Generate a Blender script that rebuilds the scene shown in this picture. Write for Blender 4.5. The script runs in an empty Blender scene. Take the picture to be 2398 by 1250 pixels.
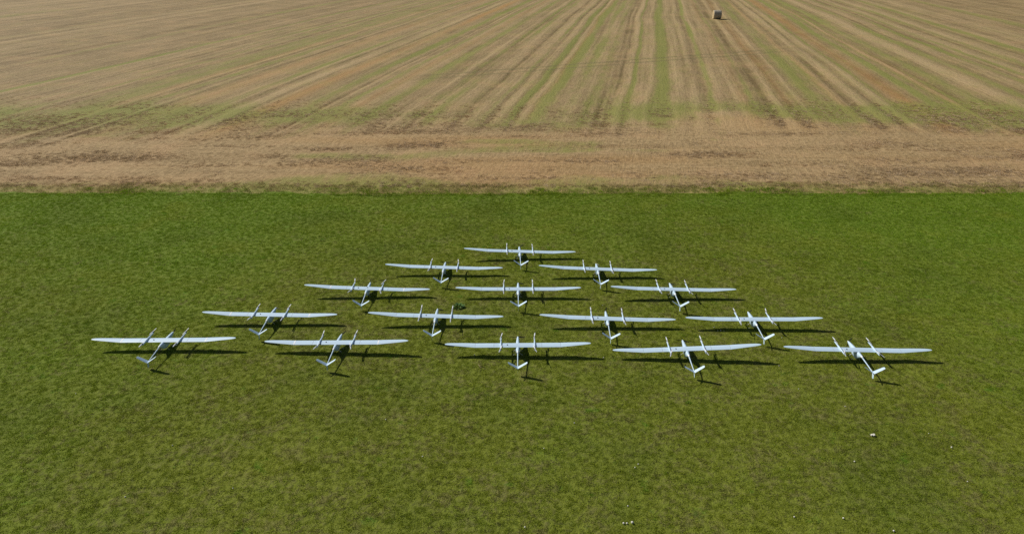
import bpy, bmesh, math, random
import numpy as np
from mathutils import Vector, Matrix

random.seed(7)
rng = np.random.default_rng(7)
SC = bpy.context.scene
COL = SC.collection
R = math.radians

# ------------------------------------------------------------------ camera
PITCH = 24.709
CAM_H = 12.972
cam_d = bpy.data.cameras.new("camera")
cam_d.sensor_width = 36.0
cam_d.lens = 1662.0 / 2398.0 * 36.0
cam_d.clip_start = 0.1
cam_d.clip_end = 6000
cam = bpy.data.objects.new("camera", cam_d)
cam.location = (0, 0, CAM_H)
cam.rotation_euler = (R(90 - PITCH), 0, 0)
COL.objects.link(cam)
SC.camera = cam

# ------------------------------------------------------------------ light
SUN = Vector((-1.05, 0.66, 1.0)).normalized()      # towards the sun: far left, beyond the drones
ELEV = math.asin(SUN.z)
AZ = math.atan2(SUN.x, SUN.y)
world = bpy.data.worlds.new("World")
SC.world = world
world.use_nodes = True
wn = world.node_tree.nodes
wl = world.node_tree.links
sky = wn.new("ShaderNodeTexSky")
sky.sky_type = 'NISHITA'
sky.sun_disc = False
sky.sun_elevation = ELEV
sky.sun_rotation = AZ
sky.altitude = 100
bg = wn["Background"]
bg.inputs[1].default_value = 0.055
wl.new(sky.outputs[0], bg.inputs[0])
sun_d = bpy.data.lights.new("sun", 'SUN')
sun_d.energy = 4.7
sun_d.angle = R(0.53)
sun_d.color = (1.0, 0.95, 0.87)
sun = bpy.data.objects.new("sun", sun_d)
sun.rotation_euler = SUN.to_track_quat('Z', 'Y').to_euler()
sun.location = SUN * 80
COL.objects.link(sun)
SC.view_settings.view_transform = 'Standard'
SC.view_settings.look = 'None'
SC.view_settings.exposure = 0.0
SC.view_settings.gamma = 1.0
SC.view_settings.use_curve_mapping = False
SC.cycles.use_denoising = False
SC.cycles.max_bounces = 5
SC.cycles.diffuse_bounces = 3
SC.cycles.transmission_bounces = 3
SC.cycles.glossy_bounces = 2

# ------------------------------------------------------------------ helpers
def tag(o, label=None, cat=None, group=None, kind=None):
    if label: o["label"] = label
    if cat: o["category"] = cat
    if group: o["group"] = group
    if kind: o["kind"] = kind
    return o

def link(name, me, parent=None, mat=None):
    o = bpy.data.objects.new(name, me)
    COL.objects.link(o)
    if parent is not None: o.parent = parent
    if mat is not None and me is not None and not me.materials: me.materials.append(mat)
    return o

def empty(name, loc=(0, 0, 0)):
    o = bpy.data.objects.new(name, None)
    o.empty_display_size = 0.3
    o.location = loc
    COL.objects.link(o)
    return o

def mesh(name, verts, faces, smooth=False, mat=None):
    me = bpy.data.meshes.new(name)
    me.from_pydata([tuple(v) for v in verts], [], [tuple(f) for f in faces])
    if smooth:
        me.polygons.foreach_set("use_smooth", [True] * len(me.polygons))
    me.update()
    if smooth:
        me.set_sharp_from_angle(angle=R(48))
    if mat: me.materials.append(mat)
    return me

def ground_at(px, py, z=0.0):
    """photo pixel (2398 wide) -> point on the ground"""
    f = 1662.0
    p = R(PITCH)
    dx, dy = (px - 1199) / f, (625 - py) / f
    d = Vector((dx, math.cos(p) + dy * math.sin(p), -math.sin(p) + dy * math.cos(p)))
    t = (z - CAM_H) / d.z
    return Vector((d.x * t, d.y * t, z))

def lattice(seed):
    r = np.random.default_rng(seed)
    return r.random((256, 256))
_LAT = {}
def vnoise(x, y, seed=0):
    """smooth value noise 0..1 on arrays"""
    if seed not in _LAT: _LAT[seed] = lattice(seed)
    L = _LAT[seed]
    xi = np.floor(x).astype(int); yi = np.floor(y).astype(int)
    fx = x - xi; fy = y - yi
    fx = fx * fx * (3 - 2 * fx); fy = fy * fy * (3 - 2 * fy)
    a = L[xi % 256, yi % 256]; b = L[(xi + 1) % 256, yi % 256]
    c = L[xi % 256, (yi + 1) % 256]; d = L[(xi + 1) % 256, (yi + 1) % 256]
    return (a * (1 - fx) + b * fx) * (1 - fy) + (c * (1 - fx) + d * fx) * fy
def fbm(x, y, seed=0, oct=3):
    s = 0; a = 0.5; t = 0
    for i in range(oct):
        s = s + a * vnoise(x * 2 ** i + 17.3 * i, y * 2 ** i + 5.1 * i, seed + i); t += a; a *= 0.5
    return s / t
def sstep(a, b, x):
    t = np.clip((x - a) / (b - a), 0, 1)
    return t * t * (3 - 2 * t)

# ------------------------------------------------------------------ node helpers
class NT:
    def __init__(self, name):
        self.m = bpy.data.materials.new(name)
        self.m.use_nodes = True
        self.n = self.m.node_tree.nodes
        self.l = self.m.node_tree.links
        self.bsdf = self.n["Principled BSDF"]
        self.out = self.n["Material Output"]
    def new(self, t, **kw):
        n = self.n.new(t)
        for k, v in kw.items(): setattr(n, k, v)
        return n
    def put(self, sock, v):
        if isinstance(v, bpy.types.NodeSocket): self.l.new(v, sock)
        elif isinstance(v, (tuple, list)) and len(v) == 3 and sock.type == 'RGBA': sock.default_value = (*v, 1)
        else: sock.default_value = v
    def math(self, op, a, b=0.0, c=None, clamp=False):
        n = self.new("ShaderNodeMath", operation=op, use_clamp=clamp)
        self.put(n.inputs[0], a); self.put(n.inputs[1], b)
        if c is not None: self.put(n.inputs[2], c)
        return n.outputs[0]
    def attr(self, name):
        return self.new("ShaderNodeAttribute", attribute_name=name).outputs["Fac"]
    def pos(self):
        return self.new("ShaderNodeNewGeometry").outputs["Position"]
    def mapping(self, vec, scale=(1, 1, 1), rot=(0, 0, 0)):
        n = self.new("ShaderNodeMapping")
        self.put(n.inputs[0], vec)
        n.inputs["Rotation"].default_value = rot
        n.inputs["Scale"].default_value = scale
        return n.outputs[0]
    def noise(self, vec, scale, detail=3, rough=0.6):
        n = self.new("ShaderNodeTexNoise")
        self.put(n.inputs["Vector"], vec)
        n.inputs["Scale"].default_value = scale
        n.inputs["Detail"].default_value = detail
        n.inputs["Roughness"].default_value = rough
        return n.outputs["Fac"]
    def ramp(self, v, a, b):
        n = self.new("ShaderNodeMapRange", interpolation_type='SMOOTHSTEP')
        self.put(n.inputs["Value"], v)
        n.inputs["From Min"].default_value = a
        n.inputs["From Max"].default_value = b
        return n.outputs["Result"]
    def mix(self, f, a, b, blend='MIX'):
        n = self.new("ShaderNodeMix", data_type='RGBA', blend_type=blend)
        self.put(n.inputs["Factor"], f)
        self.put(n.inputs[6], a); self.put(n.inputs[7], b)
        return n.outputs[2]
    def bump(self, h, strength, dist):
        n = self.new("ShaderNodeBump")
        n.inputs["Strength"].default_value = strength
        n.inputs["Distance"].default_value = dist
        self.put(n.inputs["Height"], h)
        self.l.new(n.outputs[0], self.bsdf.inputs["Normal"])

ALPHA = R(10.56)              # the harvest rows run a little to the right of the view axis
CA, SA = math.cos(ALPHA), math.sin(ALPHA)
EDGE_Y = 38.15                # where the mown grass meets the stubble

# ------------------------------------------------------------------ materials: setting
def grass_colour(t):
    """green / yellow green / dry colours laid out by place; used by turf and blades alike"""
    p = t.mapping(t.pos(), (1, 1, 0.2))
    big = t.noise(p, 0.09, 3, 0.55)
    mid = t.noise(p, 0.5, 4, 0.62)
    sml = t.noise(p, 3.3, 4, 0.72)
    fine = t.noise(p, 8.0, 3, 0.7)
    fin2 = t.noise(t.mapping(p, (1.0, 0.8, 1)), 15.0, 2, 0.7)
    yy = t.new("ShaderNodeSeparateXYZ"); t.l.new(p, yy.inputs[0])
    side = t.ramp(t.math('ABSOLUTE', t.math('ADD', yy.outputs["X"], -2.0)), 9.0, 17.0)
    far = t.ramp(yy.outputs["Y"], 24.0, 39.0)
    lush = t.math('ADD', t.math('ADD', t.math('MULTIPLY', far, 0.75), t.math('MULTIPLY', side, 0.5)), t.math('MULTIPLY', t.math('SUBTRACT', big, 0.5), 1.3))
    lush = t.math('ADD', lush, t.math('MULTIPLY', t.math('SUBTRACT', mid, 0.5), 1.5), clamp=True)
    c = t.mix(lush, (0.235, 0.280, 0.026), (0.200, 0.325, 0.022))
    c = t.mix(t.math('MULTIPLY', t.ramp(sml, 0.44, 0.74), 0.38), c, (0.225, 0.300, 0.016))
    dry = t.math('ADD', t.math('MULTIPLY', sml, 0.45), t.math('MULTIPLY', t.noise(p, 1.1, 4, 0.65), 0.55))
    dry = t.math('SUBTRACT', t.math('ADD', dry, t.math('MULTIPLY', t.math('SUBTRACT', fine, 0.5), 0.55)), t.math('MULTIPLY', lush, 0.10))
    dry = t.math('ADD', dry, t.math('MULTIPLY', t.math('SUBTRACT', mid, 0.5), 0.35))
    dry = t.ramp(dry, 0.46, 0.64)
    c = t.mix(t.math('MULTIPLY', dry, 0.62), c, (0.275, 0.212, 0.105))
    c = t.mix(t.math('MULTIPLY', t.ramp(fine, 0.48, 0.74), 0.65), c, (0.075, 0.125, 0.014))
    c = t.mix(t.math('MULTIPLY', t.ramp(fin2, 0.52, 0.70), 0.50), c, (0.290, 0.345, 0.026))
    wide = t.noise(p, 0.24, 4, 0.6)                     # broad patches of older and younger sward
    c = t.mix(t.math('MULTIPLY', t.ramp(wide, 0.50, 0.32), 0.45), c, (0.120, 0.185, 0.014))
    c = t.mix(t.math('MULTIPLY', t.ramp(wide, 0.52, 0.70), 0.40), c, (0.300, 0.340, 0.028))
    clov = t.ramp(t.noise(t.mapping(p, (1, 1, 1), (0, 0, 0.7)), 1.3, 4, 0.7), 0.60, 0.72)   # clover
    c = t.mix(t.math('MULTIPLY', clov, 0.6), c, (0.120, 0.310, 0.014))
    return c, fine, sml

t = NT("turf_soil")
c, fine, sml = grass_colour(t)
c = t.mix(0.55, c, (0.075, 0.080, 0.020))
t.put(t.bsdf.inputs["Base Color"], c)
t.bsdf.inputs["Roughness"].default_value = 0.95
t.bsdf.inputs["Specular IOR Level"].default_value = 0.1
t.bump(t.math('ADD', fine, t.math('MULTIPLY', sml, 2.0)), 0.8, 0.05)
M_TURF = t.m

def blade_mat(name, colour_fn, trans=0.35, dark=(0.08, 0.12, 0.012), pale=(0.30, 0.35, 0.03), amt=0.30):
    t = NT(name)
    c = colour_fn(t)
    rnd = t.new("ShaderNodeObjectInfo").outputs["Random"]      # each tuft has its own tone
    c = t.mix(t.math('MULTIPLY', t.ramp(rnd, 0.55, 0.0), amt), c, dark)
    c = t.mix(t.math('MULTIPLY', t.ramp(rnd, 0.55, 1.0), amt), c, pale)
    d = t.new("ShaderNodeBsdfDiffuse"); t.put(d.inputs[0], c)
    tr = t.new("ShaderNodeBsdfTranslucent"); t.put(tr.inputs[0], c)
    mx = t.new("ShaderNodeMixShader"); mx.inputs[0].default_value = trans
    t.l.new(d.outputs[0], mx.inputs[1]); t.l.new(tr.outputs[0], mx.inputs[2])
    t.l.new(mx.outputs[0], t.out.inputs[0])
    return t.m
M_BLADE = blade_mat("grass_blade", lambda t: grass_colour(t)[0])

def field_colour(t, detail=True):
    p = t.pos()
    straw = t.attr("straw"); weed = t.attr("weed"); rust = t.attr("rust")
    ru = t.mapping(p, (1, 1, 1), (0, 0, ALPHA))          # x across the rows, y along them
    st1 = t.noise(t.mapping(ru, (1.0, 0.16, 1)), 4.2, 4, 0.72)
    st2 = t.noise(t.mapping(ru, (1.0, 0.10, 1)), 0.7, 3, 0.6)
    iso = t.noise(p, 3.0, 5, 0.78)
    pat = t.noise(p, 0.22, 4, 0.62)
    head = t.attr("head")
    rows = t.noise(t.mapping(ru, (1.0, 0.012, 1)), 2.4, 2, 0.6)
    streak = t.math('ADD', t.math('MULTIPLY', t.math('SUBTRACT', st1, 0.5), 0.8), t.math('MULTIPLY', t.math('SUBTRACT', st2, 0.5), 0.8))
    streak = t.math('ADD', streak, t.math('MULTIPLY', t.math('SUBTRACT', rows, 0.5), 1.1))
    streak = t.math('MULTIPLY', streak, t.math('SUBTRACT', 1.0, head))
    hst = t.noise(t.mapping(p, (0.07, 1.0, 1)), 1.2, 4, 0.75)
    streak = t.math('ADD', streak, t.math('MULTIPLY', t.math('MULTIPLY', t.math('SUBTRACT', hst, 0.5), 1.3), head))
    v = t.math('ADD', 0.48, t.math('MULTIPLY', straw, 0.44))
    v = t.math('ADD', v, streak)
    v = t.math('ADD', v, t.math('MULTIPLY', t.math('SUBTRACT', iso, 0.5), t.math('ADD', 1.9, t.math('MULTIPLY', head, 1.3))))
    v = t.math('ADD', v, t.math('MULTIPLY', t.math('SUBTRACT', pat, 0.5), 0.5), clamp=True)
    c = t.mix(v, (0.158, 0.108, 0.044), (0.400, 0.290, 0.148))
    c = t.mix(t.math('MULTIPLY', rust, 0.7), c, (0.40, 0.215, 0.072))
    hot = t.math('MULTIPLY', t.ramp(pat, 0.45, 0.7), 0.30)
    c = t.mix(hot, c, (0.44, 0.26, 0.13))
    wm = t.math('ADD', weed, t.math('MULTIPLY', t.math('SUBTRACT', t.noise(t.mapping(ru, (1, 0.25, 1)), 1.1, 4, 0.7), 0.5), 1.1))
    wm = t.math('ADD', wm, t.math('MULTIPLY', t.math('SUBTRACT', pat, 0.5), 0.6))
    wm = t.ramp(wm, 0.10, 0.95)
    c = t.mix(t.math('MULTIPLY', wm, 0.70), c, (0.190, 0.215, 0.038))
    # two wheel tracks that cross the rows
    sep = t.new("ShaderNodeSeparateXYZ"); t.l.new(p, sep.inputs[0])
    A, B = ground_at(1040, 178), ground_at(1600, 136)
    dr = (B - A).normalized(); nx, ny = -dr.y, dr.x
    wob = t.math('MULTIPLY', t.math('SUBTRACT', t.noise(p, 0.12, 2), 0.5), 1.6)
    dist = t.math('ADD', t.math('ADD', t.math('MULTIPLY', sep.outputs[0], nx), t.math('MULTIPLY', sep.outputs[1], ny)), -(A.x * nx + A.y * ny))
    dist = t.math('ADD', dist, wob)
    tr = t.math('ABSOLUTE', t.math('SUBTRACT', t.math('ABSOLUTE', dist), 1.0))
    trk = t.math('SUBTRACT', 1.0, t.ramp(tr, 0.15, 0.6))
    inx = t.math('MULTIPLY', t.ramp(sep.outputs[0], -12, -6), t.math('SUBTRACT', 1.0, t.ramp(sep.outputs[0], 30, 42)))
    c = t.mix(t.math('MULTIPLY', t.math('MULTIPLY', trk, inx), 0.45), c, (0.155, 0.130, 0.055))
    return c, iso, st1

t = NT("stubble_soil")
c, iso, st1 = field_colour(t)
t.put(t.bsdf.inputs["Base Color"], c)
t.bsdf.inputs["Roughness"].default_value = 0.9
t.bsdf.inputs["Specular IOR Level"].default_value = 0.15
t.bump(t.math('ADD', iso, st1), 0.7, 0.09)
M_STUB = t.m

def straw_colour(t):
    p = t.pos()
    n = t.noise(p, 1.6, 3, 0.7)
    n2 = t.noise(p, 0.16, 3, 0.6)
    c = t.mix(t.ramp(n, 0.3, 0.7), (0.30, 0.208, 0.108), (0.58, 0.44, 0.27))
    c = t.mix(t.math('MULTIPLY', t.ramp(n2, 0.45, 0.7), 0.5), c, (0.48, 0.28, 0.13))
    return c
M_STRAW = blade_mat("straw_stem", straw_colour, 0.35, (0.24, 0.165, 0.085), (0.74, 0.59, 0.40), 0.65)
def fringe_colour(t):
    p = t.pos()
    n = t.noise(p, 1.1, 3, 0.7)
    c = t.mix(t.ramp(n, 0.3, 0.7), (0.24, 0.25, 0.05), (0.44, 0.35, 0.17))
    return c
M_FRINGE = blade_mat("fringe_blade", fringe_colour, 0.4, (0.12, 0.13, 0.03), (0.50, 0.40, 0.20), 0.5)

# ------------------------------------------------------------------ mown lawn sheet
def grid(name, xs, ys, zf, mat):
    X, Y = np.meshgrid(xs, ys)
    Z = zf(X, Y)
    nx, ny = len(xs), len(ys)
    V = np.stack([X, Y, Z], -1).reshape(-1, 3)
    i = np.arange(nx * ny).reshape(ny, nx)
    F = np.stack([i[:-1, :-1], i[:-1, 1:], i[1:, 1:], i[1:, :-1]], -1).reshape(-1, 4)
    me = bpy.data.meshes.new(name)
    me.vertices.add(len(V)); me.vertices.foreach_set("co", V.ravel())
    me.loops.add(F.size); me.loops.foreach_set("vertex_index", F.ravel())
    me.polygons.add(len(F))
    me.polygons.foreach_set("loop_start", np.arange(len(F)) * 4)
    me.polygons.foreach_set("loop_total", np.full(len(F), 4))
    me.polygons.foreach_set("use_smooth", np.ones(len(F), bool))
    me.update(calc_edges=True)
    me.materials.append(mat)
    return me, X, Y

def fattr(me, name, arr):
    a = me.attributes.new(name, 'FLOAT', 'POINT')
    a.data.foreach_set("value", np.ascontiguousarray(arr, dtype=np.float32).ravel())

def lawn_z(X, Y):
    z = 0.035 * (fbm(X * 0.55, Y * 0.55, 3) - 0.5) + 0.02 * (vnoise(X * 3, Y * 3, 9) - 0.5)
    near = sstep(300, 80, np.abs(X)) * sstep(-200, -20, Y)
    return z * near + 0.05 * sstep(EDGE_Y - 0.8, EDGE_Y, Y) * 0

xs = np.concatenate([-np.geomspace(40, 1800, 14)[::-1][:-1], np.arange(-40, 40.01, 0.33), np.geomspace(40, 1800, 14)[1:]])
ys = np.concatenate([-np.geomspace(5, 1800, 14)[::-1], np.arange(-4, 38.0, 0.33), [EDGE_Y]])
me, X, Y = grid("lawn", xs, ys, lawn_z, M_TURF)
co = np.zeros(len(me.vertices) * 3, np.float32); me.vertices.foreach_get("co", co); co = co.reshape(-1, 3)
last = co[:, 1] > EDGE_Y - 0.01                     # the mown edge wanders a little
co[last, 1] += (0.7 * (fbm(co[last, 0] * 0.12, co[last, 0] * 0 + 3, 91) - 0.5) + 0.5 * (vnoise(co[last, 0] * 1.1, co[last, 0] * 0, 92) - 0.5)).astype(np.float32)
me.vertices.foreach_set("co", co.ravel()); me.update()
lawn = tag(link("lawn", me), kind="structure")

# ------------------------------------------------------------------ stubble field sheet
us = np.concatenate([-np.geomspace(165, 2000, 22)[::-1], np.arange(-164, 98, 0.2), np.geomspace(98, 2000, 26)])
vs = np.concatenate([np.arange(EDGE_Y - 0.9, 60, 0.45), np.arange(60, 100, 0.9), np.arange(100, 205, 2.2), np.geomspace(205, 3000, 22)])
V_, U_ = np.meshgrid(vs, us, indexing='ij')
XF = (U_ + V_ * SA) / CA
# wander of the swaths
UW = U_ + 0.9 * (vnoise(U_ * 0.03 + 3, V_ * 0.035, 21) - 0.5) + 0.35 * (vnoise(U_ * 0.06, V_ * 0.11, 22) - 0.5)
def upx(px):    # across-row coordinate of a photo column, read off along photo row 150
    g = ground_at(px, 150)
    return g.x * CA - g.y * SA
straw = np.zeros_like(U_); weed = np.zeros_like(U_); rust = np.zeros_like(U_); rut = np.zeros_like(U_)
def stripe(arr, px, wpx, amp, soft=1.0):
    u0 = upx(px); w = wpx * 0.0242 * soft
    k = 0.55 + 0.9 * vnoise(np.full_like(V_, px * 0.37), V_ * 0.05 + px, 31)
    arr += amp * k * np.exp(-((UW - u0) / max(w, 0.16)) ** 2)
LIGHT = [(300, 16, .5), (346, 10, .7), (430, 12, .5), (470, 16, .5), (599, 10, .8), (664, 9, 1.0), (720, 40, .35), (787, 16, .7), (826, 26, 1.0), (965, 8, .9), (1000, 30, .3), (1030, 30, .5),
         (1119, 12, .9), (1190, 34, .5), (1245, 26, .6), (1283, 18, .6), (1320, 10, .9), (1395, 40, .3), (1476, 15, 1.1), (1508, 30, .4), (1524, 9, .8), (1580, 24, .7), (1611, 14, .9), (1655, 22, .9),
         (1690, 30, .4), (1757, 15, 1.0), (1800, 8, .9), (1870, 20, .4), (1914, 26, 1.0), (1947, 14, .9), (2072, 9, .9), (2120, 12, .5), (2178, 40, 1.1), (2262, 30, .6), (2345, 34, .8), (2420, 40, .8), (2520, 40, .5), (2620, 60, .6), (2740, 60, .4)]
DARK = [(352, 7, .8), (384, 7, .6), (488, 8, .9), (610, 6, .6), (672, 8, 1.0), (797, 8, .7), (842, 7, .9), (958, 7, .9), (1145, 10, .6), (1217, 7, 1.2), (1267, 7, 1.1), (1308, 6, .8), (1445, 7, .8), (1460, 7, .9), (1630, 12, .5),
        (1738, 15, 1.2), (1780, 20, .6), (1890, 14, .7), (1930, 9, .6), (1995, 40, .5), (2100, 30, .4), (2243, 7, 1.0), (2308, 8, 1.0), (2380, 10, .8), (2470, 12, .7), (2570, 12, .7), (200, 30, .4), (120, 40, .4)]
GREEN = [(284, 17, 1.0), (415, 14, .4), (461, 18, .55), (520, 40, .35), (560, 34, .4), (630, 20, .4), (770, 20, .7), (928, 24, .75), (988, 14, .7), (1063, 24, .6), (1138, 14, .6), (1165, 18, .4), (1256, 9, .5), (1300, 14, .9), (1342, 24, .95), (1385, 26, .55), (1420, 20, .4),
         (1488, 9, .9), (1548, 26, 1.1), (1642, 12, .8), (1715, 12, .4), (1832, 30, .85), (1860, 22, .4), (1962, 10, .5), (2033, 22, .8), (2060, 14, .4), (2085, 12, .5), (2120, 34, .55), (2220, 26, .75), (2290, 20, .6), (2330, 14, .5), (2400, 24, .5), (2500, 30, .5)]
RUST = [(705, 45, .5), (868, 34, 1.0), (1015, 26, .4), (1330, 14, .5), (1700, 20, .3), (1775, 24, .5), (1870, 18, .5), (1990, 36, .9), (2075, 30, .4), (590, 30, .4)]
for a in LIGHT: stripe(straw, *a)
for a in DARK: stripe(straw, a[0], a[1], -0.7 * a[2]); stripe(rut, a[0], a[1] * 1.1, 1)
for a in GREEN: stripe(weed, *a)
for a in RUST: stripe(rust, *a)
# swaths outside the traced width: the same machine, random tones
cov = sstep(-66, -58, U_) * sstep(62, 54, U_)
rnd = (vnoise(UW * 0.8, V_ * 0.006, 41) - 0.5) * 1.1 + (vnoise(UW * 0.25, V_ * 0.004, 42) - 0.5) * 0.9
straw = straw * cov + (rnd * 0.8 - 0.05) * (1 - cov) + 0.25 * rnd * cov
gm = sstep(0.62, 0.85, vnoise(UW * 0.28, V_ * 0.008, 43))
weed = weed * 0.78 * cov + (0.40 * gm + 0.10) * (1 - cov) + 0.16 * cov + 0.10
# headland worked along the edge
hn = fbm(XF * 0.06, V_ * 0.05, 51)
head = 1 - sstep(48.5, 57.0, V_ + (hn - 0.5) * 9)
band = (fbm(XF * 0.02, V_ * 0.42, 52) - 0.5) * 2.2 + (fbm(XF * 0.12, V_ * 0.5, 53) - 0.5) * 0.8
hweed = 0.75 * sstep(0.56, 0.74, fbm(XF * 0.09, V_ * 0.35, 54)) + 0.05
trans = np.exp(-((V_ - 58.0) / 4.5) ** 2) * sstep(0.35, 0.65, fbm(XF * 0.07, V_ * 0.12, 56))
straw = straw * (1 - head) + (0.50 + band * 0.17) * head
hr = sstep(0.45, 0.75, fbm(XF * 0.05, V_ * 0.3, 57))
rust = rust * 0.8 * (1 - head) + (0.12 + 0.35 * hr) * head
weed = weed * (1 - head) * (0.62 + 0.7 * vnoise(UW * 0.3, V_ * 0.06, 55)) + hweed * head * 0.75 + trans * 0.85
fr = sstep(EDGE_Y + 3.0, EDGE_Y + 0.8, V_)
weed = weed + 0.55 * fr
straw = straw - 0.35 * fr
# a pale trodden patch on the right where swaths turn
gp = ground_at(1790, 290)
pp = np.exp(-(((XF - gp.x) / 6) ** 2 + ((V_ - gp.y) / 3.2) ** 2)); straw += 0.6 * pp; weed *= (1 - 0.8 * pp); rust += 0.3 * pp
gp = ground_at(1690, 268); pp = np.exp(-(((XF - gp.x) / 3) ** 2 + ((V_ - gp.y) / 2.0) ** 2)); straw += 0.2 * pp; weed *= (1 - 0.8 * pp)
ZF = 0.05 * (fbm(XF * 0.5, V_ * 0.5, 61) - 0.5) - 0.05 * np.clip(rut, 0, 1.0) * (1 - head) * 0.5 + 0.04 * np.clip(straw, -0.5, 1)
ZF += 0.06 * (vnoise(XF * 0.15, V_ * 1.1, 62) - 0.5) * head
ZF *= sstep(1500, 600, V_) * sstep(EDGE_Y, EDGE_Y + 2.5, V_)
ZF -= 0.06 * sstep(EDGE_Y + 2.0, EDGE_Y, V_)
nV, nU = V_.shape
idx = np.arange(nV * nU).reshape(nV, nU)
FF = np.stack([idx[:-1, :-1], idx[:-1, 1:], idx[1:, 1:], idx[1:, :-1]], -1).reshape(-1, 4)
me = bpy.data.meshes.new("stubble_field")
P = np.stack([XF, V_, ZF], -1).reshape(-1, 3)
me.vertices.add(len(P)); me.vertices.foreach_set("co", P.ravel())
me.loops.add(FF.size); me.loops.foreach_set("vertex_index", FF.ravel())
me.polygons.add(len(FF))
me.polygons.foreach_set("loop_start", np.arange(len(FF)) * 4)
me.polygons.foreach_set("loop_total", np.full(len(FF), 4))
me.polygons.foreach_set("use_smooth", np.ones(len(FF), bool))
me.update(calc_edges=True)
me.materials.append(M_STUB)
for nm, a in (("straw", straw), ("weed", weed), ("rust", rust), ("head", head)): fattr(me, nm, a)
tag(link("stubble_field", me), kind="structure")

# ------------------------------------------------------------------ tuft prototypes and scattering
def tuft(name, n, rad, h0, h1, w, lean, mat, seed):
    r = random.Random(seed)
    V = []; F = []
    for i in range(n):
        a = r.random() * 6.283; d = rad * math.sqrt(r.random())
        x, y = d * math.cos(a), d * math.sin(a)
        h = r.uniform(h0, h1) * (1.1 - 0.4 * d / rad)
        la = r.random() * 6.283; le = r.uniform(0.1, 1) * lean * h
        wa = r.random() * 6.283
        ww = w * r.uniform(0.6, 1.3)
        b = len(V)
        cx, cy = math.cos(wa) * ww / 2, math.sin(wa) * ww / 2
        V += [(x - cx, y - cy, -0.01), (x + cx, y + cy, -0.01),
              (x + math.cos(la) * le * .35 + cx * .8, y + math.sin(la) * le * .35 + cy * .8, h * .62),
              (x + math.cos(la) * le * .35 - cx * .8, y + math.sin(la) * le * .35 - cy * .8, h * .62),
              (x + math.cos(la) * le, y + math.sin(la) * le, h)]
        F += [(b, b + 1, b + 2, b + 3), (b + 3, b + 2, b + 4)]
    return bpy.data.objects.new(name, mesh(name, V, F, False, mat))

def proto(name, objs):
    c = bpy.data.collections.new(name)
    for o in objs: c.objects.link(o)
    return c

C_GRASS = proto("grass_tufts", [tuft("grass_tuft", 28, 0.095, 0.012, 0.034, 0.012, 2.2, M_BLADE, 100 + i) for i in range(6)])
C_STRAW = proto("straw_tufts", [tuft("straw_tuft", 46, 0.16, 0.012, 0.055, 0.020, 4.5, M_STRAW, 200 + i) for i in range(5)])
C_FRINGE = proto("fringe_tufts", [tuft("fringe_tuft", 44, 0.18, 0.03, 0.13, 0.013, 1.5, M_FRINGE, 300 + i) for i in range(4)])
C_TALL = proto("edge_tufts", [tuft("edge_tuft", 50, 0.16, 0.03, 0.10, 0.013, 1.6, M_BLADE, 400 + i) for i in range(4)])

def scatter(name, me, coll, density, smin, smax, seed, label, cat):
    g = bpy.data.node_groups.new(name, 'GeometryNodeTree')
    g.interface.new_socket("Geometry", in_out='INPUT', socket_type='NodeSocketGeometry')
    g.interface.new_socket("Geometry", in_out='OUTPUT', socket_type='NodeSocketGeometry')
    N = g.nodes; L = g.links
    i = N.new("NodeGroupInput"); o = N.new("NodeGroupOutput")
    d = N.new("GeometryNodeDistributePointsOnFaces"); d.distribute_method = 'RANDOM'
    na = N.new("GeometryNodeInputNamedAttribute"); na.data_type = 'FLOAT'; na.inputs["Name"].default_value = "dens"
    mu = N.new("ShaderNodeMath"); mu.operation = 'MULTIPLY'; mu.inputs[1].default_value = density
    L.new(na.outputs["Attribute"], mu.inputs[0])
    L.new(mu.outputs[0], d.inputs["Density"]); d.inputs["Seed"].default_value = seed
    L.new(i.outputs[0], d.inputs["Mesh"])
    ci = N.new("GeometryNodeCollectionInfo"); ci.inputs["Collection"].default_value = coll
    ci.inputs["Separate Children"].default_value = True; ci.inputs["Reset Children"].default_value = True
    ip = N.new("GeometryNodeInstanceOnPoints"); ip.inputs["Pick Instance"].default_value = True
    L.new(d.outputs["Points"], ip.inputs["Points"]); L.new(ci.outputs[0], ip.inputs["Instance"])
    rr = N.new("FunctionNodeRandomValue"); rr.data_type = 'FLOAT_VECTOR'
    rr.inputs["Min"].default_value = (-0.12, -0.12, 0); rr.inputs["Max"].default_value = (0.12, 0.12, 6.283)
    rr.inputs["Seed"].default_value = seed + 1
    er = N.new("FunctionNodeEulerToRotation"); L.new(rr.outputs[0], er.inputs[0]); L.new(er.outputs[0], ip.inputs["Rotation"])
    rs = N.new("FunctionNodeRandomValue"); rs.data_type = 'FLOAT'
    rs.inputs[2].default_value = smin; rs.inputs[3].default_value = smax; rs.inputs["Seed"].default_value = seed + 2
    hs = N.new("GeometryNodeInputNamedAttribute"); hs.data_type = 'FLOAT'; hs.inputs["Name"].default_value = "hgt"
    cx = N.new("ShaderNodeCombineXYZ"); m2 = N.new("ShaderNodeMath"); m2.operation = 'MULTIPLY'
    L.new(rs.outputs[1], cx.inputs[0]); L.new(rs.outputs[1], cx.inputs[1])
    L.new(rs.outputs[1], m2.inputs[0]); L.new(hs.outputs["Attribute"], m2.inputs[1]); L.new(m2.outputs[0], cx.inputs[2])
    L.new(cx.outputs[0], ip.inputs["Scale"])
    L.new(ip.outputs[0], o.inputs[0])
    ob = link(name, me)
    md = ob.modifiers.new("scatter", 'NODES'); md.node_group = g
    return tag(ob, label, cat, kind="stuff")

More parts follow.
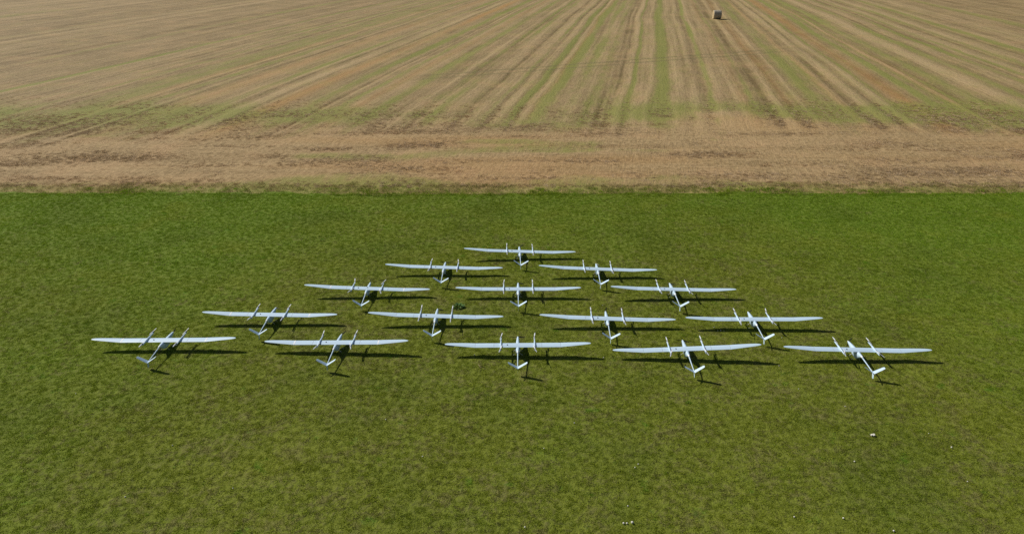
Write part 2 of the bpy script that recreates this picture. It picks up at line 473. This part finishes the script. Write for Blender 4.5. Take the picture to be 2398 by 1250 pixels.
def patch(name, x0, x1, y0, y1, step, densf, hgtf, zf=None):
    xs = np.arange(x0, x1 + 1e-6, step); ys = np.linspace(y0, y1, max(2, int((y1 - y0) / step) + 1))
    me, X, Y = grid(name, xs, ys, zf or (lambda X, Y: X * 0), M_TURF)
    fattr(me, "dens", densf(X, Y)); fattr(me, "hgt", hgtf(X, Y))
    return me
def half(Y): return 0.7215 * (Y * 0.9085 + 5.4) + 4
me = patch("grass", -37, 37, 9.0, EDGE_Y - 0.05, 0.33,
           lambda X, Y: (np.abs(X) < half(Y)) * (0.8 + 0.3 * sstep(0.3, 0.65, fbm(X * 1.3, Y * 1.3, 71))),
           lambda X, Y: 0.8 + 0.3 * sstep(0.35, 0.75, fbm(X * 1.4, Y * 1.4, 72)), lawn_z)
scatter("grass", me, C_GRASS, 105, 0.55, 1.25, 5, "short mown green grass under the drones", "grass")
me = patch("edge_grass", -37, 37, EDGE_Y - 0.5, EDGE_Y + 1.25, 0.25,
           lambda X, Y: (sstep(0.30, 0.6, fbm(X * 0.5, Y * 0.8, 75)) * 0.9 + 0.15) * sstep(EDGE_Y + 1.25, EDGE_Y - 0.1, Y),
           lambda X, Y: 0.5 + 0.9 * sstep(0.5, 0.8, fbm(X * 0.6, Y, 76)))
scatter("edge_grass", me, C_TALL, 22, 0.6, 1.4, 15, "taller dark green grass along the edge of the mown lawn", "grass")
me = patch("dry_grass_fringe", -38, 38, EDGE_Y - 0.35, EDGE_Y + 2.1, 0.25,
           lambda X, Y: (0.25 + sstep(0.3, 0.6, fbm(X * 0.5, Y * 0.9, 77))) * sstep(EDGE_Y + 2.1, EDGE_Y + 1.2, Y) * sstep(EDGE_Y - 0.35, EDGE_Y + 0.4, Y),
           lambda X, Y: 0.45 + 0.6 * fbm(X * 0.7, Y, 78))
scatter("dry_grass_fringe", me, C_FRINGE, 14, 0.6, 1.3, 25, "olive and tan dry grass fringe between lawn and stubble", "dry grass")
me = patch("straw_litter", -48, 48, EDGE_Y + 1.2, 66, 0.6,
           lambda X, Y: (np.abs(X) < half(Y)) * (0.25 + sstep(0.34, 0.62, fbm(X * 0.12, Y * 0.8, 81))) * sstep(66, 50, Y),
           lambda X, Y: 0.35 + 0.6 * fbm(X * 0.7, Y, 82))
scatter("straw_litter", me, C_STRAW, 26, 0.5, 1.4, 35, "tan chopped straw and stubble on the harvested headland", "straw")

# ------------------------------------------------------------------ materials: things
def paint(name, col, rough=0.38, dirt=(0.35, 0.34, 0.28), amt=0.12, spec=0.5):
    t = NT(name)
    tc = t.new("ShaderNodeTexCoord").outputs["Object"]
    n = t.noise(tc, 7.0, 4, 0.7)
    c = t.mix(t.math('MULTIPLY', t.ramp(n, 0.45, 0.8), amt), col, dirt)
    c = t.mix(t.math('MULTIPLY', t.new('ShaderNodeObjectInfo').outputs['Random'], 0.14), c, tuple(v * 0.55 for v in col))
    t.put(t.bsdf.inputs["Base Color"], c)
    t.put(t.bsdf.inputs["Roughness"], t.math('ADD', rough, t.math('MULTIPLY', n, 0.15)))
    t.bsdf.inputs["Specular IOR Level"].default_value = spec
    return t.m
M_WHITE = paint("white_gelcoat", (0.51, 0.66, 0.79))
M_TAPE = paint("white_tape", (0.86, 0.88, 0.89), 0.3)
M_SEAM = paint("grey_seam", (0.40, 0.48, 0.56), 0.5)
M_LIFT = paint("pale_grey_propeller", (0.62, 0.64, 0.68), 0.35)
M_BLACK = paint("black_carbon", (0.02, 0.02, 0.022), 0.35, (0.08, 0.08, 0.07))
M_METAL = paint("motor_grey", (0.25, 0.26, 0.28), 0.4)
M_LEG = paint("cream_leg", (0.62, 0.58, 0.44), 0.5)

# ------------------------------------------------------------------ drone parts
HW = 0.345          # wing height above the ground
def airfoil(n=9):
    up = []; lo = []
    for i in range(n):
        s = i / (n - 1); x = 0.5 * (1 - math.cos(math.pi * s))
        th = 0.48 * (0.2969 * math.sqrt(x) - 0.126 * x - 0.3516 * x * x + 0.2843 * x ** 3 - 0.1036 * x ** 4)
        cam_ = 0.03 * 4 * x * (1 - x)
        up.append((x, cam_ + th)); lo.append((x, cam_ - th))
    return up[::-1] + lo[1:-1]
AF = airfoil()
def loft(rings, cap=True):
    n = len(rings[0]); V = []; F = []
    for r in rings: V += r
    for k in range(len(rings) - 1):
        for i in range(n):
            j = (i + 1) % n
            F.append((k * n + i, k * n + j, (k + 1) * n + j, (k + 1) * n + i))
    if cap:
        F.append(tuple(range(n))[::-1]); F.append(tuple((len(rings) - 1) * n + i for i in range(n)))
    return V, F
def fix(me):
    bm = bmesh.new(); bm.from_mesh(me); bmesh.ops.recalc_face_normals(bm, faces=bm.faces); bm.to_mesh(me); bm.free(); me.update()
    if len(me.polygons) and me.polygons[0].use_smooth: me.set_sharp_from_angle(angle=R(48))
    return me
# wing stations: half span x, leading edge y, chord, z
def station(x):
    le = 0.112; te = -0.158; z = 0.0
    if x > 1.46:
        s = (x - 1.46) / 1.04
        z = 0.066 * s + 0.004 * s * s
        le -= 0.085 * s ** 1.5
        te += 0.068 * s
        if s > 0.72:
            q = (s - 0.72) / 0.28
            k = 0.18 + 0.82 * math.sqrt(max(0, 1 - q ** 3.0))
            le = -0.045 + (le + 0.045) * k
            te = -0.045 + (te + 0.045) * k
    return le, le - te, z
def ring(x, sgn, grow=0.0, inc=R(1.5)):
    le, ch, z = station(x)
    out = []
    for (cx, cz) in AF:
        yy = le - cx * ch; zz = z + cz * ch
        yc = yy - 0.0; zz += (yc) * math.tan(inc)
        if grow:
            m = cx - 0.45
            yy += -m * grow * 2; zz += grow if cz > 0.02 else -grow
        out.append((sgn * x, yy, HW + zz))
    return out
def wing_mesh(name, xa, sgn, mat, n=0, grow=0.0, both=False):
    if both: rings = [ring(abs(x), 1 if x >= 0 else -1, grow) for x in xa]
    else: rings = [ring(x, sgn, grow) for x in xa]
    return fix(mesh(name, *loft(rings), True, mat))
tipx = [1.464, 1.6, 1.8, 2.0, 2.2, 2.28, 2.35, 2.40, 2.44, 2.47, 2.49, 2.5]
ME = {}
ME["centre_wing"] = wing_mesh("centre_wing", [-0.818, -0.4, 0.0001, 0.4, 0.818], 1, M_WHITE, both=True)
for s, nm in ((-1, "l"), (1, "r")):
    ME["wing_panel" + nm] = wing_mesh("wing_panel", [0.822, 1.1, 1.458], s, M_WHITE)
    ME["wing_tip" + nm] = wing_mesh("wing_tip_panel", tipx, s, M_WHITE)
    ME["joint" + nm] = wing_mesh("joint_tape", [1.440, 1.482], s, M_TAPE, grow=0.0025)
    ME["outer" + nm] = wing_mesh("joint_seam", [1.454, 1.468], s, M_SEAM, grow=0.0015)
    ME["seam" + nm] = wing_mesh("joint_seam", [0.812, 0.828], s, M_SEAM, grow=0.0015)

def oval(y, zc, rx, rz, n=14, pw=2.4):
    out = []
    for i in range(n):
        a = 2 * math.pi * i / n
        c, s = math.cos(a), math.sin(a)
        out.append((rx * math.copysign(abs(c) ** (2 / pw), c), y, zc + rz * math.copysign(abs(s) ** (2 / pw), s)))
    return out
pod = [(0.655, .262, .020, .020), (0.63, .260, .032, .033), (0.56, .255, .040, .046), (0.45, .246, .050, .068), (0.32, .226, .064, .098), (0.18, .206, .076, .132),
       (0.02, .198, .082, .148), (-0.12, .202, .080, .146), (-0.22, .226, .068, .122), (-0.31, .272, .050, .075), (-0.39, .302, .036, .042), (-0.43, .308, .030, .032)]
ME["fuselage"] = fix(mesh("fuselage", *loft([oval(*p) for p in pod]), True, M_WHITE))
def tube(p0, p1, r0, r1, n=10):
    p0 = Vector(p0); p1 = Vector(p1); d = (p1 - p0).normalized()
    a = d.orthogonal().normalized(); b = d.cross(a)
    def rg(p, r): return [tuple(p + a * r * math.cos(2 * math.pi * i / n) + b * r * math.sin(2 * math.pi * i / n)) for i in range(n)]
    return rg(p0, r0), rg(p1, r1)
def tube_mesh(name, pts, mat, n=10):
    rings = []
    for k in range(len(pts)):
        p, r = pts[k]
        q = pts[min(k + 1, len(pts) - 1)][0]; o = pts[max(k - 1, 0)][0]
        d = (Vector(q) - Vector(o)).normalized()
        a = d.cross(Vector((0.37, 0.12, 0.9))).normalized(); b = d.cross(a)
        rings.append([tuple(Vector(p) + a * r * math.cos(2 * math.pi * i / n) + b * r * math.sin(2 * math.pi * i / n)) for i in range(n)])
    return fix(mesh(name, *loft(rings), True, mat))
TAIL = Vector((0, -1.30, 0.250))
ME["tail_boom"] = tube_mesh("tail_boom", [((0, -0.40, .306), .020), ((0, -0.8, .284), .018), ((0, -1.36, .247), .015)], M_WHITE)
ME["socket"] = tube_mesh("boom_socket", [((0, -0.36, .312), .030), ((0, -0.40, .313), .036), ((0, -0.46, .309), .034), ((0, -0.475, .307), .024)], M_TAPE)
ME["spinner"] = fix(mesh("spinner", *loft([oval(0.652, .262, .024, .024, 12, 2), oval(0.68, .262, .020, .020, 12, 2), oval(0.70, .262, .010, .010, 12, 2), oval(0.706, .262, .003, .003, 12, 2)]), True, M_TAPE))
def fin_mesh(name, root, tip, croot, ctip, mat, thick=0.75):
    rings = []
    span = Vector(tip) - Vector(root)
    nrm = span.cross(Vector((0, 1, 0))).normalized()
    for s in (0, 0.3, 0.6, 0.85, 0.95, 1.0):
        c = croot + (ctip - croot) * s
        if s > 0.9: c *= (0.9 if s < 1 else 0.62)
        p = Vector(root) + span * s
        rg = []
        for (cx, cz) in AF:
            rg.append(tuple(p + Vector((0, 0.5 * c - cx * c, 0)) + nrm * ((cz - 0.03 * 4 * cx * (1 - cx)) * c * thick)))
        rings.append(rg)
    return fix(mesh(name, *loft(rings), True, mat))
for s, nm in ((-1, "l"), (1, "r")):
    ME["fin" + nm] = fin_mesh("tail_fin", TAIL + Vector((s * 0.008, 0, 0.008)), TAIL + Vector((s * 0.315, -0.03, 0.225)), 0.145, 0.115, M_WHITE, 0.55)
ME["ventral"] = fin_mesh("ventral_fin", TAIL + Vector((0, -0.005, -0.010)), TAIL + Vector((0, -0.05, -0.175)), 0.14, 0.09, M_WHITE, 0.3)

# lift booms: a fairing over the wing with a tapered arm to each motor
def boom_mesh(x):
    pts = [(0.46, .016, .018), (0.44, .019, .021), (0.22, .021, .024), (0.14, .026, .032), (0.0, .028, .036), (-0.16, .026, .032), (-0.24, .021, .024), (-0.40, .019, .021), (-0.42, .016, .018)]
    rings = []
    for (y, rx, rz) in pts:
        rings.append([(x + px_, y, HW + 0.032 + z_) for (px_, _, z_) in oval(0, 0, rx, rz, 12, 2.2)])
    return fix(mesh("lift_boom", *loft(rings), True, M_WHITE))
ME["booml"] = boom_mesh(-0.58); ME["boomr"] = boom_mesh(0.58)
def cyl(name, r, h, mat, n=14):
    pts = [(r * .7, 0), (r, h * .15), (r, h * .8), (r * .6, h)]
    rings = [[(a * math.cos(2 * math.pi * i / n), a * math.sin(2 * math.pi * i / n), z) for i in range(n)] for a, z in pts]
    return fix(mesh(name, *loft(rings), True, mat))
ME["motor"] = cyl("motor", 0.026, 0.034, M_METAL)
def prop_mesh(name, half_len, w, mat, axis_blade=False):
    """two-blade propeller lying along y, hub at the origin, facing +z"""
    V = []; F = []
    for s in (-1, 1):
        rings = []
        for k, f in enumerate((0.0, 0.12, 0.3, 0.55, 0.8, 0.95, 1.0)):
            c = w * (0.55, 0.6, 1.0, 0.95, 0.75, 0.5, 0.2)[k]
            tw = R(24) * (1 - 0.75 * f)
            y = s * half_len * f
            rg = []
            for (a, b) in ((-.5, 0), (-.2, .10), (.2, .10), (.5, 0), (.2, -.06), (-.2, -.06)):
                xx = a * c; zz = b * c
                rg.append((s * (xx * math.cos(tw) - zz * math.sin(tw)), y, xx * math.sin(tw) + zz * math.cos(tw)))
            rings.append(rg)
        v, f_ = loft(rings)
        o = len(V); V += v; F += [tuple(i + o for i in q) for q in f_]
    n = 10
    rings = [[(0.016 * math.cos(2 * math.pi * i / n), 0.016 * math.sin(2 * math.pi * i / n), z) for i in range(n)] for z in (-0.006, 0.010)]
    v, f_ = loft(rings); o = len(V); V += v; F += [tuple(i + o for i in q) for q in f_]
    return fix(mesh(name, V, F, False, mat))
ME["lift_prop"] = prop_mesh("lift_propeller", 0.245, 0.036, M_LIFT)
def blade_mesh():
    rings = []
    for k, f in enumerate((0.06, 0.15, 0.4, 0.65, 0.88, 1.0)):
        c = 0.042 * (0.5, 0.8, 1.0, 0.9, 0.65, 0.25)[k]
        tw = R(38) * (1 - 0.6 * f)
        rings.append([(0.25 * f, a * c * math.sin(tw) - b * c * math.cos(tw), a * c * math.cos(tw) + b * c * math.sin(tw)) for (a, b) in ((-.5, 0), (-.2, .10), (.2, .10), (.5, 0), (.2, -.06), (-.2, -.06))])
    return fix(mesh("propeller_blade", *loft(rings), False, M_BLACK))
ME["blade"] = blade_mesh()
ME["hub"] = tube_mesh("propeller_hub", [((0, -0.012, 0), .016), ((0, 0.012, 0), .016)], M_BLACK)
def leg_mesh(s, y):
    return tube_mesh("landing_leg", [((s * .045, y, .095), .009), ((s * .09, y + .004, .055), .008), ((s * .135, y + .005, .012), .007), ((s * .150, y + .005, .004), .010), ((s * .165, y + .005, .004), .008)], M_LEG, 8)
for s, nm in ((-1, "l"), (1, "r")):
    for y, k in ((0.14, "f"), (-0.10, "b")): ME["leg" + nm + k] = leg_mesh(s, y)
ME["cap"] = cyl("wing_port", 0.022, 0.012, M_BLACK, 12)
ME["mast"] = tube_mesh("antenna", [((0, 0, 0), .005), ((0, -.01, .05), .004)], M_BLACK, 6)

def drone(label, x, y, yaw, roll, dh, lift=(0, 0, 0, 0), nose=(0, 0, 0), extra_port=False, taped=False):
    Rm = Matrix.Rotation(R(yaw), 4, 'Z') @ Matrix.Rotation(-R(roll), 4, 'Y')
    base = Vector((x, y - 0.39, HW + dh)) - Rm @ Vector((0, 0, HW))
    r = empty("fixed_wing_drone", base)
    r.rotation_euler = Rm.to_euler()
    tag(r, label, "drone", "white drones parked in a triangle")
    fu = link("fuselage", ME["fuselage"], r)
    link("spinner", ME["spinner"], fu); link("boom_socket", ME["socket"], fu)
    link("centre_wing", ME["centre_wing"], r)
    for s, nm in ((-1, "l"), (1, "r")):
        pn = link("wing_panel", ME["wing_panel" + nm], r); link("joint_seam", ME["seam" + nm], pn)
        tp = link("wing_tip_panel", ME["wing_tip" + nm], r); link("joint_tape" if taped else "joint_seam", ME["joint" + nm if taped else "outer" + nm], tp)
        b = link("lift_boom", ME["boom" + nm], r)
        for k, yy in ((0, 0.43), (1, -0.39)):
            m = link("lift_motor", ME["motor"], b); m.location = (s * 0.58, yy, HW + 0.048)
            p = link("lift_propeller", ME["lift_prop"], b); p.location = (s * 0.58, yy, HW + 0.090)
            p.rotation_euler = (0, 0, R(lift[(0 if s < 0 else 2) + k]))
        link("tail_fin", ME["fin" + nm], r)
        for k in "fb": link("landing_leg", ME["leg" + nm + k], r)
    link("tail_boom", ME["tail_boom"], r)
    link("ventral_fin", ME["ventral"], r)
    h = link("nose_propeller", ME["hub"], r); h.location = (0, 0.672, 0.262)
    a, fl, frr = nose
    for s, fo in ((-1, fl), (1, frr)):
        bl = link("propeller_blade", ME["blade"], h)
        m = Matrix.Rotation(-R(a), 4, 'Y') @ Matrix.Rotation(0 if s > 0 else math.pi, 4, 'Y') @ Matrix.Rotation(-R(fo), 4, 'Z')
        bl.rotation_euler = m.to_euler()
    c = link("wing_port", ME["cap"], r); c.location = (-0.36, -0.03, HW + 0.020)
    if extra_port:
        c = link("wing_port", ME["cap"], r); c.location = (0.0, 0.02, HW + 0.026)
    return r

drone("white drone at the far left end of the nearest row of five", -12.102, 21.792, 0.41, 0.37, -0.007, (-4, 0, -3, -2), (50, 20, 20), False, True)
drone("white drone second from left in the nearest row of five", -6.066, 21.615, -1.67, 1.32, 0.003, (5, -13, -2, 17), (40, 30, 10), False, True)
drone("white drone in the middle of the nearest row of five, black nose propeller level", 0.199, 21.414, -0.55, 0.79, 0.015, (-9, -12, -5, 13), (-3, 4, 4))
drone("white drone second from right in the nearest row, visibly tilted with its right wing up", 5.937, 21.189, -1.30, 3.31, 0.008, (0, -18, 0, 7), (-14, 10, 10))
drone("white drone at the far right end of the nearest row of five", 11.717, 21.131, -1.02, -0.86, 0.003, (0, -14, 0, 14), (75, 30, 30))
drone("white drone at the left end of the row of four", -8.983, 23.619, -0.39, -0.95, 0.004, (0, -12, -2, 0), (18, 45, 45), False, True)
drone("white drone second from left in the row of four, beside the dark green weed clump", -2.822, 23.541, -0.28, -1.73, -0.009, (2, 0, 0, 2), (0, 42, 20))
drone("white drone second from right in the row of four", 3.515, 23.370, -1.41, -1.50, -0.023, (1, 0, 0, 6), (85, 20, 20))
drone("white drone at the right end of the row of four", 8.865, 23.261, -0.80, 0.28, 0.010, (0, -13, -9, 12), (60, 40, 40))
drone("white drone at the left end of the row of three, with two dark ports", -5.786, 25.845, 0.03, -2.25, -0.017, (11, -20, -15, 17), (80, 30, 30), True, True)
drone("white drone in the middle of the row of three", 0.249, 25.767, -0.11, 0.05, -0.004, (-5, 2, 2, 0), (-4, 50, 12))
drone("white drone at the right end of the row of three", 6.416, 25.691, 0.16, -1.52, 0.022, (0, 0, 0, 14), (0, 35, 35))
drone("left one of the two white drones in the second farthest row", -2.897, 27.873, -0.65, -1.57, -0.025, (-5, -10, 8, 5), (2, 6, 0))
drone("right one of the two white drones in the second farthest row", 3.628, 27.660, -0.77, -1.95, -0.001, (0, 0, 0, 3), (5, 45, 55))
drone("farthest white drone, alone at the apex of the triangle", 0.350, 29.550, 1.43, -2.54, -0.011, (-2, 0, 3, -4), (35, 10, 10))

# ------------------------------------------------------------------ round bale far out on the stubble
def bale():
    t = NT("bale_straw")
    tc = t.new("ShaderNodeTexCoord").outputs["Object"]
    n = t.noise(t.mapping(tc, (14, 2, 2)), 2.0, 4, 0.7)
    n2 = t.noise(tc, 5, 4, 0.7)
    c = t.mix(n, (0.26, 0.22, 0.16), (0.56, 0.50, 0.39))
    c = t.mix(t.math('MULTIPLY', n2, 0.4), c, (0.30, 0.25, 0.17))
    t.put(t.bsdf.inputs["Base Color"], c); t.bsdf.inputs["Roughness"].default_value = 0.9
    t.bump(n, 0.8, 0.05)
    side = t.m
    t = NT("bale_end")
    tc = t.new("ShaderNodeTexCoord").outputs["Object"]
    w = t.new("ShaderNodeTexWave", wave_type='RINGS', rings_direction='X'); w.inputs["Scale"].default_value = 5; w.inputs["Distortion"].default_value = 4
    t.l.new(tc, w.inputs["Vector"])
    c = t.mix(w.outputs["Fac"], (0.40, 0.29, 0.14), (0.62, 0.49, 0.28))
    t.put(t.bsdf.inputs["Base Color"], c); t.bsdf.inputs["Roughness"].default_value = 0.9
    t.bump(w.outputs["Fac"], 0.6, 0.03)
    endm = t.m
    net = paint("bale_net", (0.24, 0.22, 0.18), 0.8)
    L, rad, n = 1.36, 0.77, 40
    root = empty("round_bale", (0, 0, 0))
    rr = random.Random(4)
    rings = []
    xs_ = [-L / 2, -L / 2 + .04, -L / 2 + .1] + [-L / 2 + .1 + (L - .2) * k / 16 for k in range(1, 16)] + [L / 2 - .1, L / 2 - .04, L / 2]
    for k, x in enumerate(xs_):
        e = 0.93 if k in (0, len(xs_) - 1) else 0.975 if k in (1, len(xs_) - 2) else 1.0
        ph = rr.uniform(-.012, .012)
        rg = []
        for i in range(n):
            a = 2 * math.pi * i / n
            r_ = rad * e + ph + rr.uniform(-.008, .008)
            z = r_ * math.sin(a)
            z = max(z, -rad * 0.93)
            rg.append((x, r_ * math.cos(a), rad * 0.92 + z))
        rings.append(rg)
    link("straw_roll", fix(mesh("straw_roll", *loft(rings, False), True, side)), root)
    for s in (-1, 1):
        V = []; F = []
        x0 = s * (L / 2)
        radii = [rad * 0.93 * k / 7 for k in range(8)]
        for k, q in enumerate(radii):
            for i in range(n):
                a = 2 * math.pi * i / n
                V.append((x0 + s * (0.02 * math.cos(k * 2.1) + rr.uniform(-.008, .008) + .01) * (1 if k < 7 else 0), q * math.cos(a), rad * .92 + max(q * math.sin(a), -rad * .93)))
        for k in range(7):
            for i in range(n):
                j = (i + 1) % n
                F.append((k * n + i, k * n + j, (k + 1) * n + j, (k + 1) * n + i))
        link("bale_end", fix(mesh("bale_end", V, F, False, endm)), root)
    for k in range(9):
        x = -L / 2 + .12 + (L - .24) * k / 8
        pts = []
        V = []; F = []
        for i in range(n):
            a = 2 * math.pi * i / n
            for dx_, dr_ in ((-.012, .0), (0, .02), (.012, .0)):
                r_ = rad + .010 + dr_ * .3
                V.append((x + dx_, r_ * math.cos(a), rad * .92 + max(r_ * math.sin(a), -rad * .93)))
        for i in range(n):
            j = (i + 1) % n
            for q in range(2): F.append((i * 3 + q, j * 3 + q, j * 3 + q + 1, i * 3 + q + 1))
        link("net_wrap", fix(mesh("net_wrap", V, F, True, net)), root)
    g = ground_at(1678, 45.2)
    root.location = (g.x, g.y, 0.02)
    root.rotation_euler = (0, 0, R(-2))
    tag(root, "single round straw bale standing on the stubble field", "bale")
bale()

# ------------------------------------------------------------------ dark weed clump
def weed_clump():
    t = NT("weed_leaf")
    n = t.noise(t.pos(), 9.0, 3, 0.6)
    t.put(t.bsdf.inputs["Base Color"], t.mix(n, (0.055, 0.150, 0.014), (0.110, 0.250, 0.028)))
    t.bsdf.inputs["Roughness"].default_value = 0.55
    m = t.m
    g = ground_at(1074, 719)
    root = empty("weed_clump", (g.x, g.y, 0))
    tag(root, "dark green leafy weed clump in the lawn behind a drone of the row of four", "weed")
    r = random.Random(11)
    for i in range(110):
        ln = r.uniform(0.06, 0.13); w = ln * r.uniform(0.35, 0.5)
        V = [(0, 0, 0), (w * .5, ln * .35, .012), (0, ln * .38, 0), (-w * .5, ln * .35, .012), (w * .42, ln * .7, .006), (0, ln * .7, -.006), (-w * .42, ln * .7, .006), (0, ln, -.02)]
        F = [(0, 1, 2), (0, 2, 3), (1, 4, 5, 2), (2, 5, 6, 3), (4, 7, 5), (5, 7, 6)]
        o = link("leaf", mesh("leaf", V, F, False, m), root)
        a = r.random() * 6.283; d = 0.16 * math.sqrt(r.random())
        o.location = (d * math.cos(a) * 1.1, d * math.sin(a) * .9, r.uniform(.02, .13) * (1 - d / .22))
        o.rotation_euler = (r.uniform(0.0, 1.0), r.uniform(-.4, .4), a - 1.57 + r.uniform(-.6, .6))
weed_clump()

# ------------------------------------------------------------------ white mushrooms in the grass
M_MUSH = paint("mushroom_white", (0.66, 0.63, 0.55), 0.7)
def mushroom_mesh():
    n = 12
    prof = [(.010, 0), (.009, .030), (.011, .032), (.028, .030), (.031, .036), (.027, .050), (.016, .060), (.004, .063)]
    rings = [[(a * math.cos(2 * math.pi * i / n), a * math.sin(2 * math.pi * i / n), z) for i in range(n)] for a, z in prof]
    return fix(mesh("mushroom", *loft(rings), True, M_MUSH))
MM = mushroom_mesh()
MUSHROOMS = [
    (903, 983, .7, "white mushroom on the lawn below the gap between second and third near drones", 0),
    (990, 1069, .7, "lone white mushroom well below the right wing of the second near drone", 0),
    (1345, 991, .7, "white mushroom below the right wing tip of the middle near drone", 0),
    (1274, 1050, .6, "white mushroom straight below the right boom of the middle near drone", 0),
    (1229, 1235, .8, "white mushroom at the bottom edge, left of the mushroom trio", 0),
    (1470, 1185, .7, "white mushroom just above the trio at the bottom edge", 0),
    (178, 922, .6, "white mushroom at far left below the leftmost near drone's left wing tip", 0),
    (294, 1164, .7, "lowest and leftmost white mushroom in the bottom left corner of the lawn", 0),
    (546, 1143, .6, "white mushroom low in the left lawn, right of the bottom left one", 0),
    (404, 1043, .6, "white mushroom below the tail of the leftmost near drone", 0),
    (1487, 1095, .7, "left one of a close pair of white mushrooms right of bottom centre", 0),
    (1495, 1087, .7, "right one of a close pair of white mushrooms right of bottom centre", 0),
    (1460, 1226, 1.0, "left white mushroom of the close trio at the bottom edge", 1),
    (1468, 1226, .9, "middle white mushroom of the close trio at the bottom edge", 1),
    (1480, 1225, 1.3, "right and largest white mushroom of the close trio at the bottom edge", 1),
    (2228, 1048, .9, "white mushroom a little right of the crumpled white scrap", 2),
    (2001, 1081, .8, "white mushroom below left of the crumpled white scrap", 2),
    (2265, 1128, .7, "rightmost white mushroom in the lower right lawn", 2),
    (1860, 1211, .8, "leftmost of three spread white mushrooms along the bottom right edge", 2),
    (1975, 1214, .9, "middle one of three spread white mushrooms along the bottom right edge", 2),
    (2093, 1244, .9, "rightmost of three spread white mushrooms along the bottom right edge", 2),
    (1979, 952, .6, "white mushroom left below the tail shadow of the rightmost near drone", 2),
    (2175, 1015, .5, "small white mushroom level with the crumpled scrap, between it and the right edge", 2),
    (1111, 832, .8, "white mushroom in the left wing shadow of the middle near drone", 3),
    (1672, 767, .7, "white mushroom just above the line of three under the row of four's right drone", 3),
    (1681, 775, .6, "left of three white mushrooms in wing shadow of row of four's right drone", 3),
    (1688, 775, .8, "middle of three white mushrooms in wing shadow of row of four's right drone", 3),
    (1695, 776, .6, "right of three white mushrooms in wing shadow of row of four's right drone", 3),
    (1831, 791, .6, "white mushroom above the left wing tip of the rightmost near drone", 3),
    (1824, 857, .6, "white mushroom at the right wing shadow tip of the tilted near drone", 3),
    (1870, 911, .6, "white mushroom on open lawn below the rightmost near drone's left wing", 3),
    (1411, 715, .6, "white mushroom at the wing shadow tip of the row of three's middle drone", 3),
    (1413, 838, .7, "white mushroom at the right wing shadow tip of the middle near drone", 3)]
MG = ["mushrooms scattered in the near grass", "trio of mushrooms at the bottom edge", "mushrooms in the lower right lawn", "mushrooms among the drones"]
for (px, py, k, lab, gi) in MUSHROOMS:
    g = ground_at(px, py)
    o = link("white_mushroom", MM)
    o.location = (g.x, g.y, -0.003); k *= 0.85; o.scale = (k, k, k); o.rotation_euler = (random.uniform(-.2, .2), random.uniform(-.2, .2), random.random() * 6)
    tag(o, lab, "mushroom", MG[gi])
# a crumpled white scrap
g = ground_at(2043, 1020)
r = random.Random(3); V = []; F = []
for j in range(5):
    for i in range(7):
        V.append(((i - 3) * .020 + r.uniform(-.006, .006), (j - 2) * .022 + r.uniform(-.006, .006), .03 + r.uniform(-.014, .016)))
for j in range(4):
    for i in range(6):
        F.append((j * 7 + i, j * 7 + i + 1, (j + 1) * 7 + i + 1, (j + 1) * 7 + i))
sc_ = link("white_scrap", mesh("white_scrap", V, F, False, M_MUSH)); sc_.location = (g.x, g.y, 0.01)
md = sc_.modifiers.new("thickness", 'SOLIDIFY'); md.thickness = 0.004
tag(sc_, "crumpled white scrap lying in the grass below the rightmost near drone", "scrap")
# a pale dry stalk
a, b = ground_at(1120, 853, .05), ground_at(1125.5, 860.5, .05)
st = link("straw_stalk", tube_mesh("straw_stalk", [((0, 0, 0), .006), (tuple((b - a) * .5 + Vector((.01, 0, .01))), .006), (tuple(b - a), .005)], M_STRAW, 6)); st.location = a
tag(st, "single pale dry straw stalk lying left of the middle near drone's tail", "straw")
